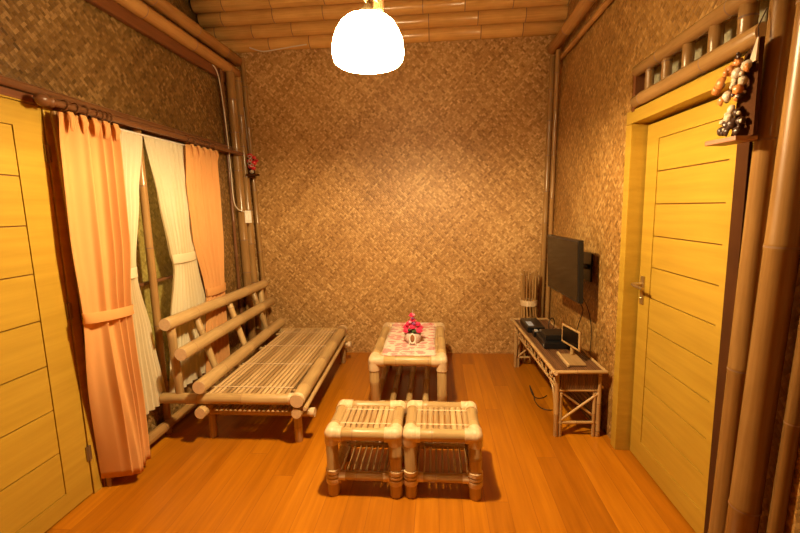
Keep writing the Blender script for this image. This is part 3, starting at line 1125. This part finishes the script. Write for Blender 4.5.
# backrest rails (reclined)
BR = [((-1.690, 2.395, .812), (-1.715, 4.00, .782), .041), ((-1.592, 2.375, .628), (-1.660, 4.00, .600), .042), ((-1.500, 2.385, .408), (-1.572, 4.00, .385), .044)]
for p0, p1, r in BR:
    b = MB(); b.pole(p0, p1, r, sp=.42, n=20, ti=.6, ring=1.04); link('back_rail', b, FM, t)
b = MB(); b.pole((-1.705, 2.47, .80), (-1.685, 2.47, .325), .027, sp=.3); link('back_post', b, FM, t)
b = MB(); b.pole((-1.735, 3.93, .77), (-1.72, 3.93, .325), .027, sp=.3); link('back_post', b, FM, t)
for y in (2.78, 3.26, 3.72):
    b = MB(); b.pole((-1.730, y, .80), (-1.590, y, .330), .024, sp=.34); link('back_strut', b, FM, t)
b = MB()
x0, x1, ns = -1.50, -.95, 17
for i in range(ns):
    x = x0 + (x1 - x0) * (i + .5) / ns
    b.strip((x, SY0 - .005, .328), (x, SY1 + .02, .328), (x1 - x0) / ns * .80, .011)
link('seat', b, 'slat', t)
for y in (2.56, 2.98, 3.40, 3.80):
    b = MB(); b.pole((x0 - .05, y, .316), (x1 + .02, y, .316), .013, sp=.3)
    link('seat_bearer', b, FM, t)
    b = MB(); b.strip((x0, y, .3385), (x1, y, .3385), .014, .004)
    link('rattan_binding', b, 'wrap', t)
b = MB()
for i in range(16):
    x = -1.44 + .50 * (i + .5) / 16
    b.strip((x, 2.43, .232), (x, 3.93, .232), .019, .008)
link('lower_shelf', b, 'slat', t)

# ------------------------------------------------------------------ TV unit
UX0, UX1, UY0, UY1, UZ = .735, 1.045, 2.60, 3.86, .455
t = thing('tv_bench', 'long low bamboo and brown strip bench under the television on the right wall', 'tv bench', (.9, 3.2, 0))
BM = ['unit', 'node', 'cut']
b = MB()
n = 22
for i in range(n):
    x = UX0 + (UX1 - UX0) * (i + .5) / n
    b.strip((x, UY0, UZ - .012), (x, UY1, UZ - .012), (UX1 - UX0) / n * .97, .010)
link('top_panel', b, 'brown_strip', t)
for p0, p1, r in (((UX0, UY0 - .03, UZ - .004), (UX0, UY1 + .02, UZ - .004), .013), ((UX1 + .01, UY0 - .0, UZ - .004), (UX1 + .01, UY1, UZ - .004), .010),
                  ((UX0 - .02, UY0, UZ - .004), (UX1 + .015, UY0, UZ - .004), .012), ((UX0 - .02, UY1, UZ - .004), (UX1 + .01, UY1, UZ - .004), .012)):
    b = MB(); b.pole(p0, p1, r, sp=.22, n=12, ti=.6); link('top_rim', b, BM, t)
for y, s_ in ((2.635, 1), (3.83, -1)):
    for x, q in ((.765, 1), (1.030, -1)):
        b = MB(); b.pole((x, y, 0), (x, y, UZ - .012), .015, sp=.2, n=12, ti=.5)
        b.pole((x + q * .027, y, 0), (x + q * .027, y, .30), .011, sp=.2, n=12, ti=.4)
        link('leg', b, BM, t)
    # end panel of brown strips, rail, X brace, foot rail
    b = MB()
    for i in range(16):
        x = .785 + .245 * (i + .5) / 16
        b.strip((x, y - .004 * s_, .325), (x, y - .004 * s_, UZ - .012), .0148, .006, up=(0, -s_, 0))
    link('end_panel', b, 'brown_strip', t)
    for z in (.315, .095):
        b = MB(); b.pole((.775, y, z), (1.025, y, z), .010, sp=.16, n=12, ti=.6); link('end_rail', b, BM, t)
    b = MB(); b.pole((.795, y - .004, .115), (1.03, y - .004, .30), .008, sp=.2, n=10)
    b.pole((.795, y + .008, .30), (1.03, y + .008, .115), .008, sp=.2, n=10)
    link('cross_brace', b, BM, t)
# front apron
b = MB(); b.pole((.765, 2.635, .335), (.765, 3.83, .335), .010, sp=.2, n=12, ti=.6); link('apron_rail', b, BM, t)
b = MB(); b.pole((1.05, 2.635, .335), (1.05, 3.83, .335), .010, sp=.2, n=12, ti=.6); link('apron_rail', b, BM, t)
b = MB()
for i in range(4):
    y0 = 2.66 + i * .295
    b.pole((.765, y0, .345), (.765, y0 + .14, UZ - .02), .007, sp=.2, n=10)
    b.pole((.760, y0 + .14, .345), (.760, y0, UZ - .02), .007, sp=.2, n=10)
    pts = [(.757, y0 + .07 + .035 * math.cos(a), .395 + .03 * math.sin(a)) for a in [2 * PI * k / 14 for k in range(15)]]
    b.tube(pts, .005, 6)
    b.pole((.765, y0 + .215, .345), (.765, y0 + .215, UZ - .02), .008, sp=.2, n=10)
link('apron_lattice', b, BM, t)
for y0, s_ in ((3.80, -1), (2.665, 1)):
    b = MB()
    pts = [(.765, y0 + s_ * (.10 - .10 * math.cos(a)), .12 + .20 * math.sin(a)) for a in [PI / 2 * k / 8 for k in range(9)]]
    b.tube(pts, .007, 8)
    link('curved_bracket', b, BM, t)
b = MB()
for i in range(7):
    b.strip((1.052, 2.66, .02 + i * .04), (1.052, 3.81, .02 + i * .04), .034, .006, up=(-1, 0, 0))
link('back_panel', b, 'brown_strip', t)

t.rotation_euler = (0, 0, math.radians(1.8)); t.location.x -= .017

# things on the unit
ZU = UZ + .001
t = thing('router_box', 'flat black box with a pale blue label at the far end of the tv bench', 'device', (.83, 3.60, ZU))
b = MB(); b.box(.765, .905, 3.42, 3.72, ZU, ZU + .045, bev=.004); link('case', b, 'black', t)
b = MB(); b.box(.785, .83, 3.47, 3.60, ZU + .0452, ZU + .0465); link('label_sticker', b, 'label', t)
t = thing('set_top_box', 'lower black receiver box in the middle of the tv bench, under another box', 'device', (.9, 3.1, ZU))
b = MB(); b.box(.80, 1.00, 3.02, 3.27, ZU, ZU + .045, bev=.004); link('case', b, 'black', t)
b = MB(); b.box(.7988, .8002, 3.03, 3.05, ZU + .015, ZU + .028); link('front_light', b, 'grey_pl', t)
t = thing('media_box', 'smaller black box stacked on the lower receiver box on the tv bench', 'device', (.92, 3.15, ZU + .0455))
b = MB(); b.box(.825, .985, 3.08, 3.25, ZU + .0455, ZU + .085, bev=.004); link('case', b, 'black', t)
t = thing('control_box', 'low black device with small grey spots between the other black boxes', 'device', (.87, 3.33, ZU))
b = MB(); b.box(.79, .99, 3.30, 3.37, ZU, ZU + .04, bev=.004); link('case', b, 'black', t)
for i in range(4):
    b = MB(); b.box(.80 + i * .045, .825 + i * .045, 3.315, 3.35, ZU + .0402, ZU + .052, bev=.002); link('button', b, 'grey_pl', t)
for o_ in list(C.objects):
    if o_.name.startswith(('router_box', 'set_top_box', 'media_box', 'control_box')):
        o_.location.x -= .020
# framed plaque on a foot
t = thing('table_sign', 'small dark plaque in a bamboo frame on a wooden foot, near end of tv bench', 'plaque', (.94, 2.80, ZU))
c = V((.918, 2.87, .594)); a1 = V((.0225, -.105, 0)); nrm = V((-.98, -.20, 0)).normalized()
b = MB(); b.obox(c, a1, nrm * .006, V((0, 0, .050)), bev=.002); link('plaque', b, 'screen', t)
b = MB()
for sx in (-1, 1):
    b.tube([c + a1 * sx + V((0, 0, -.062)), c + a1 * sx + V((0, 0, .062))], .008, 8)
for sz in (-1, 1):
    b.tube([c - a1 * 1.05 + V((0, 0, .06 * sz)), c + a1 * 1.05 + V((0, 0, .06 * sz))], .008, 8)
link('frame', b, 'unit', t)
b = MB(); b.tube([c - nrm * .012 + V((0, 0, -.125)), c - nrm * .012 + V((0, 0, .04))], .012, 10); link('stem', b, 'furn', t)
b = MB(); b.box(.85, .965, 2.69, 2.90, ZU, ZU + .010, bev=.003); b.box(.838, .853, 2.67, 2.92, ZU, ZU + .018, bev=.003); link('foot', b, 'slat', t)

# television on a wall bracket
t = thing('television', 'black flat television on a bracket on the right wall, above the bench', 'television', (.93, 3.12, 1.05))
P = [(.925, 2.80, 1.262), (.887, 3.44, 1.265), (.935, 2.80, .845), (.903, 3.44, .840)]
A, B_, Cc, D_ = (V(p) for p in P)
ctr = (A + B_ + Cc + D_) / 4
ay = ((B_ + D_) - (A + Cc)) / 4
az = ((A + B_) - (Cc + D_)) / 4
nn = ay.cross(az).normalized()
if nn.x > 0: nn = -nn
b = MB(); b.obox(ctr - nn * .017, ay, nn * .017, az, bev=.005); link('casing', b, 'black', t)
b = MB(); b.obox(ctr + nn * .0008, ay * .965, nn * .0010, az * .94); o = link('screen', b, 'screen', t)
b = MB(); b.obox(ctr - nn * .045, ay * .6, nn * .016, az * .6, bev=.008); link('rear_housing', b, 'black', t)
b = MB(); b.tube([ctr - nn * .055, (1.09, 3.1, 1.05)], .018, 10)
b.box(1.085, 1.098, 3.02, 3.18, .95, 1.15); link('wall_bracket', b, 'black', t)

def cable(name, pts, r, mat, label, cat='cable'):
    P = [V(p) for p in pts]
    out = []
    for i in range(len(P) - 1):
        a, b_, c, d = P[max(i - 1, 0)], P[i], P[i + 1], P[min(i + 2, len(P) - 1)]
        for k in range(6):
            u = k / 6
            out.append(.5 * ((2 * b_) + (c - a) * u + (2 * a - 5 * b_ + 4 * c - d) * u * u + (3 * b_ - a - 3 * c + d) * u ** 3))
    out.append(P[-1])
    b = MB(); b.tube(out, r, 8)
    return tag(link(name, b, mat, origin=pts[0]), label, cat)


cable('television_cable', [(.96, 3.00, .93), (1.03, 3.05, .80), (1.07, 3.10, .72), (1.06, 3.14, .62), (1.04, 3.16, .52), (1.0, 3.18, .485)], .003, 'cable_b', 'black cable hanging from the television down to the boxes, left of two')
cable('television_cable', [(.97, 2.93, .92), (1.05, 2.95, .78), (1.085, 2.96, .62), (1.086, 2.97, .47), (1.086, 2.97, .40)], .003, 'cable_b', 'thin cable hanging down the wall under the television, right of two')
lp = [(.95 + .055 * math.cos(a) * .6, 3.47 + .05 * math.cos(a) * .8, .515 + .052 * math.sin(a)) for a in [-2.2 + 2 * PI * i / 16 * 1.02 for i in range(17)]]
cable('coiled_cable', lp, .004, 'cable_b', 'looped black cable standing up behind the boxes on the tv bench')
cable('floor_cable', [(.84, 2.98, .004), (.80, 2.98, .004), (.76, 3.02, .004), (.745, 3.12, .004), (.755, 3.20, .01), (.74, 3.28, .06), (.745, 3.22, .02), (.77, 3.17, .006), (.82, 3.18, .004), (.86, 3.22, .004)], .0035, 'cable_b', 'thin dark cable curling on the floor in front of the tv bench')

# stick bundle in the back right corner
SX, SY = .885, 4.03
t = thing('stick_bundle', 'upright bundle of thin bamboo sticks tied with a pale band in the back right corner', 'bamboo stick bundle', (SX, SY, 0))
b = MB()
n = 15
for i in range(n):
    a = 2 * PI * i / n
    r0, r1 = .115, .066
    zt_ = .86 + .03 * math.sin(i * 2.3)
    rr = .072
    b.pole((SX + r1 * math.cos(a), SY + r1 * math.sin(a), .56), (SX + rr * math.cos(a), SY + rr * math.sin(a), zt_), .0085, sp=.25, n=8)
    b.pole((SX + r0 * math.cos(a + .5), SY + r0 * math.sin(a + .5), .0), (SX + r1 * math.cos(a), SY + r1 * math.sin(a), .57), .0085, sp=.25, n=8)
link('sticks', b, ['post', 'node', 'cut'], t)
b = MB(); wrap(b, (SX, SY, .545), (SX, SY, .60), .080); link('band', b, 'wrap', t)

# ------------------------------------------------------------------ small wall things
t = thing('switch_box', 'white double switch box on the thickest post in the back left corner', 'switch', (-1.80, 3.885, 1.45))
b = MB(); b.obox((-1.787, 3.878, 1.452), (.012, -.012, 0), (.022, .022, 0), (0, 0, .058), bev=.004); link('box', b, 'white_pl', t)
for k in (-1, 1):
    b = MB(); b.obox(V((-1.787, 3.878, 1.452)) + V((.0135, -.0135, 0)) + V((.010, .010, 0)) * k, (.0015, -.0015, 0), (.008, .008, 0), (0, 0, .03), bev=.0015); link('rocker', b, 'cream', t)
cable('wall_cable', [(-1.90, 3.60, 2.76), (-1.86, 3.66, 2.68), (-1.845, 3.70, 2.3), (-1.84, 3.72, 1.9), (-1.84, 3.73, 1.62), (-1.83, 3.77, 1.53), (-1.80, 3.84, 1.50)], .005, 'cable_w', 'white cable running down the left wall corner to the switch box')
cable('wall_cable', [(-1.72, 4.03, 3.02), (-1.60, 4.04, 2.985), (-1.45, 4.05, 3.0), (-1.30, 4.06, 3.02), (-1.18, 4.06, 3.03)], .005, 'cable_w', 'white cable curving along the lowest ceiling pole at the left corner')

OX, OY, OZ = -1.755, 3.99, 1.86
t = thing('red_ornament', 'small red and white ornament on a wooden bracket hanging on the back left posts', 'ornament', (OX, OY, OZ))
b = MB(); b.obox((OX - .03, OY + .02, OZ + .06), (.04, .01, 0), (0, .006, 0), (0, 0, .10), bev=.002)
b.obox((OX, OY, OZ - .01), (.05, 0, 0), (0, .04, 0), (0, 0, .01), bev=.003); link('bracket', b, 'board', t)
for i, (dx, dz, r, m_) in enumerate(((-.01, .17, .028, 'red'), (.03, .15, .022, 'red'), (-.02, .12, .026, 'red'), (.025, .10, .03, 'red'), (.055, .12, .018, 'red'), (-.01, .07, .028, 'red'), (.02, .05, .024, 'red'), (0, .02, .022, 'shell_w'))):
    b = MB(); b.ball((OX + dx, OY - .02, OZ + dz), r, r * .7, r * .8, sub=2); link('bead', b, m_, t)
b = MB()
for dx, dz in ((0, .155), (-.005, .095), (.015, .075), (.005, .125)):
    pts = [(OX + dx + .017 * math.cos(a), OY - .048, OZ + dz + .014 * math.sin(a)) for a in [2 * PI * k / 10 for k in range(11)]]
    b.tube(pts, .004, 6)
link('white_trim', b, 'shell_w', t)
b = MB(); b.tube([(OX - .03, OY + .02, OZ + .15), (OX - .035, OY + .01, OZ + .36), (OX - .045, OY, OZ + .62)], .0025, 6); link('string', b, 'shell_w', t)

# shell ornament by the right door
t = thing('shell_ornament', 'orange and white shell ornament on a dark board hanging beside the right door', 'ornament', (1.03, 1.56, 1.70))
b = MB(); b.hexa([(1.008, 1.600, 1.705), (1.020, 1.600, 1.705), (1.020, 1.497, 1.705), (1.008, 1.497, 1.705), (1.008, 1.565, 1.965), (1.020, 1.565, 1.965), (1.020, 1.50, 2.0), (1.008, 1.50, 2.0)])
link('back_board', b, 'board', t)
b = MB(); b.obox((.985, 1.565, 1.697), (.038, .006, 0), (-.010, .062, 0), (0, 0, .008), bev=.003); link('ledge', b, 'ledge', t)


def cap(b, c, r, h, rot, mi=0):
    """domed shell: a lathe cap"""
    T = rot.to_3x3()
    ax = T @ V((0, 0, 1))
    b.lathe(c, [(r * .98, -h * .15), (r, 0), (r * .92, h * .4), (r * .66, h * .78), (r * .3, h * .97), (0.0005, h)], 14, axis=ax, closed=(True, False), mi=mi)


sh = [  # along board: (dx, dy, z, r, kind)
    (-.010, .005, 1.945, .022, 'shell_o'), (-.022, .020, 1.925, .026, 'shell_o'), (-.006, -.03, 1.925, .024, 'shell_w'), (-.012, -.045, 1.915, .020, 'shell_o'),
    (-.020, -.01, 1.908, .026, 'shell_w'), (-.030, .045, 1.893, .030, 'shell_o'), (-.034, .06, 1.875, .026, 'shell_o'), (-.012, .01, 1.890, .018, 'shell_w'),
    (-.014, -.03, 1.880, .020, 'shell_w'), (-.022, .0, 1.872, .015, 'shell_w'), (-.020, -.02, 1.855, .024, 'shell_o'), (-.028, .015, 1.842, .026, 'shell_w'), (-.034, .03, 1.832, .024, 'shell_o'),
    (-.014, -.012, 1.835, .022, 'shell_o'), (-.018, .005, 1.800, .020, 'shell_w'), (-.016, .02, 1.775, .022, 'shell_w'), (-.010, -.01, 1.785, .020, 'shell_d'), (-.014, .03, 1.752, .022, 'shell_d'),
    (-.016, .0, 1.750, .024, 'shell_d'), (-.010, -.03, 1.755, .020, 'shell_d'), (-.020, .045, 1.735, .022, 'shell_d'), (-.022, .01, 1.728, .022, 'shell_d'), (-.012, -.022, 1.725, .022, 'shell_d'), (-.018, -.008, 1.960, .014, 'shell_d'), (-.022, .042, 1.765, .012, 'shell_w')]
rr = random.Random(4)
sh2 = []
for dx, dy, z, r, m_ in sh:
    sh2.append((dx, dy, z, r * .82, m_))
    sh2.append((dx + rr.uniform(-.012, .008), dy + rr.uniform(-.018, .018), z + rr.uniform(-.014, .014), r * rr.uniform(.38, .55), rr.choice([m_, 'shell_w', 'shell_d'])))
for dx, dy, z, r, m_ in sh2:
    b = MB()
    rot = Matrix.Rotation(rr.uniform(-1.9, -1.1), 4, 'Y') @ Matrix.Rotation(rr.uniform(-.7, .7), 4, 'X')
    cap(b, V((1.000 + dx, 1.560 + dy, z)), r * .86, r * .7, rot)
    for v_ in b.b.verts:
        q_ = (v_.co - V((1.000 + dx, 1.560 + dy, z)))
        v_.co += q_ * .10 * math.sin(math.atan2(q_.z, q_.y) * 7)
    link('shell', b, m_, t)
b = MB()
b.hexa([(.998, 1.53, 1.93), (.998, 1.50, 1.93), (1.006, 1.50, 1.93), (1.006, 1.53, 1.93), (1.001, 1.506, 2.0), (1.001, 1.500, 2.0), (1.005, 1.500, 2.0), (1.005, 1.506, 2.0)])
link('white_spike', b, 'shell_w', t)
b = MB(); b.tube([(1.012, 1.515, 1.985), (1.012, 1.52, 2.04), (1.035, 1.525, 2.09)], .002, 6); link('hanging_loop', b, 'shell_d', t)
t.location.y -= .032
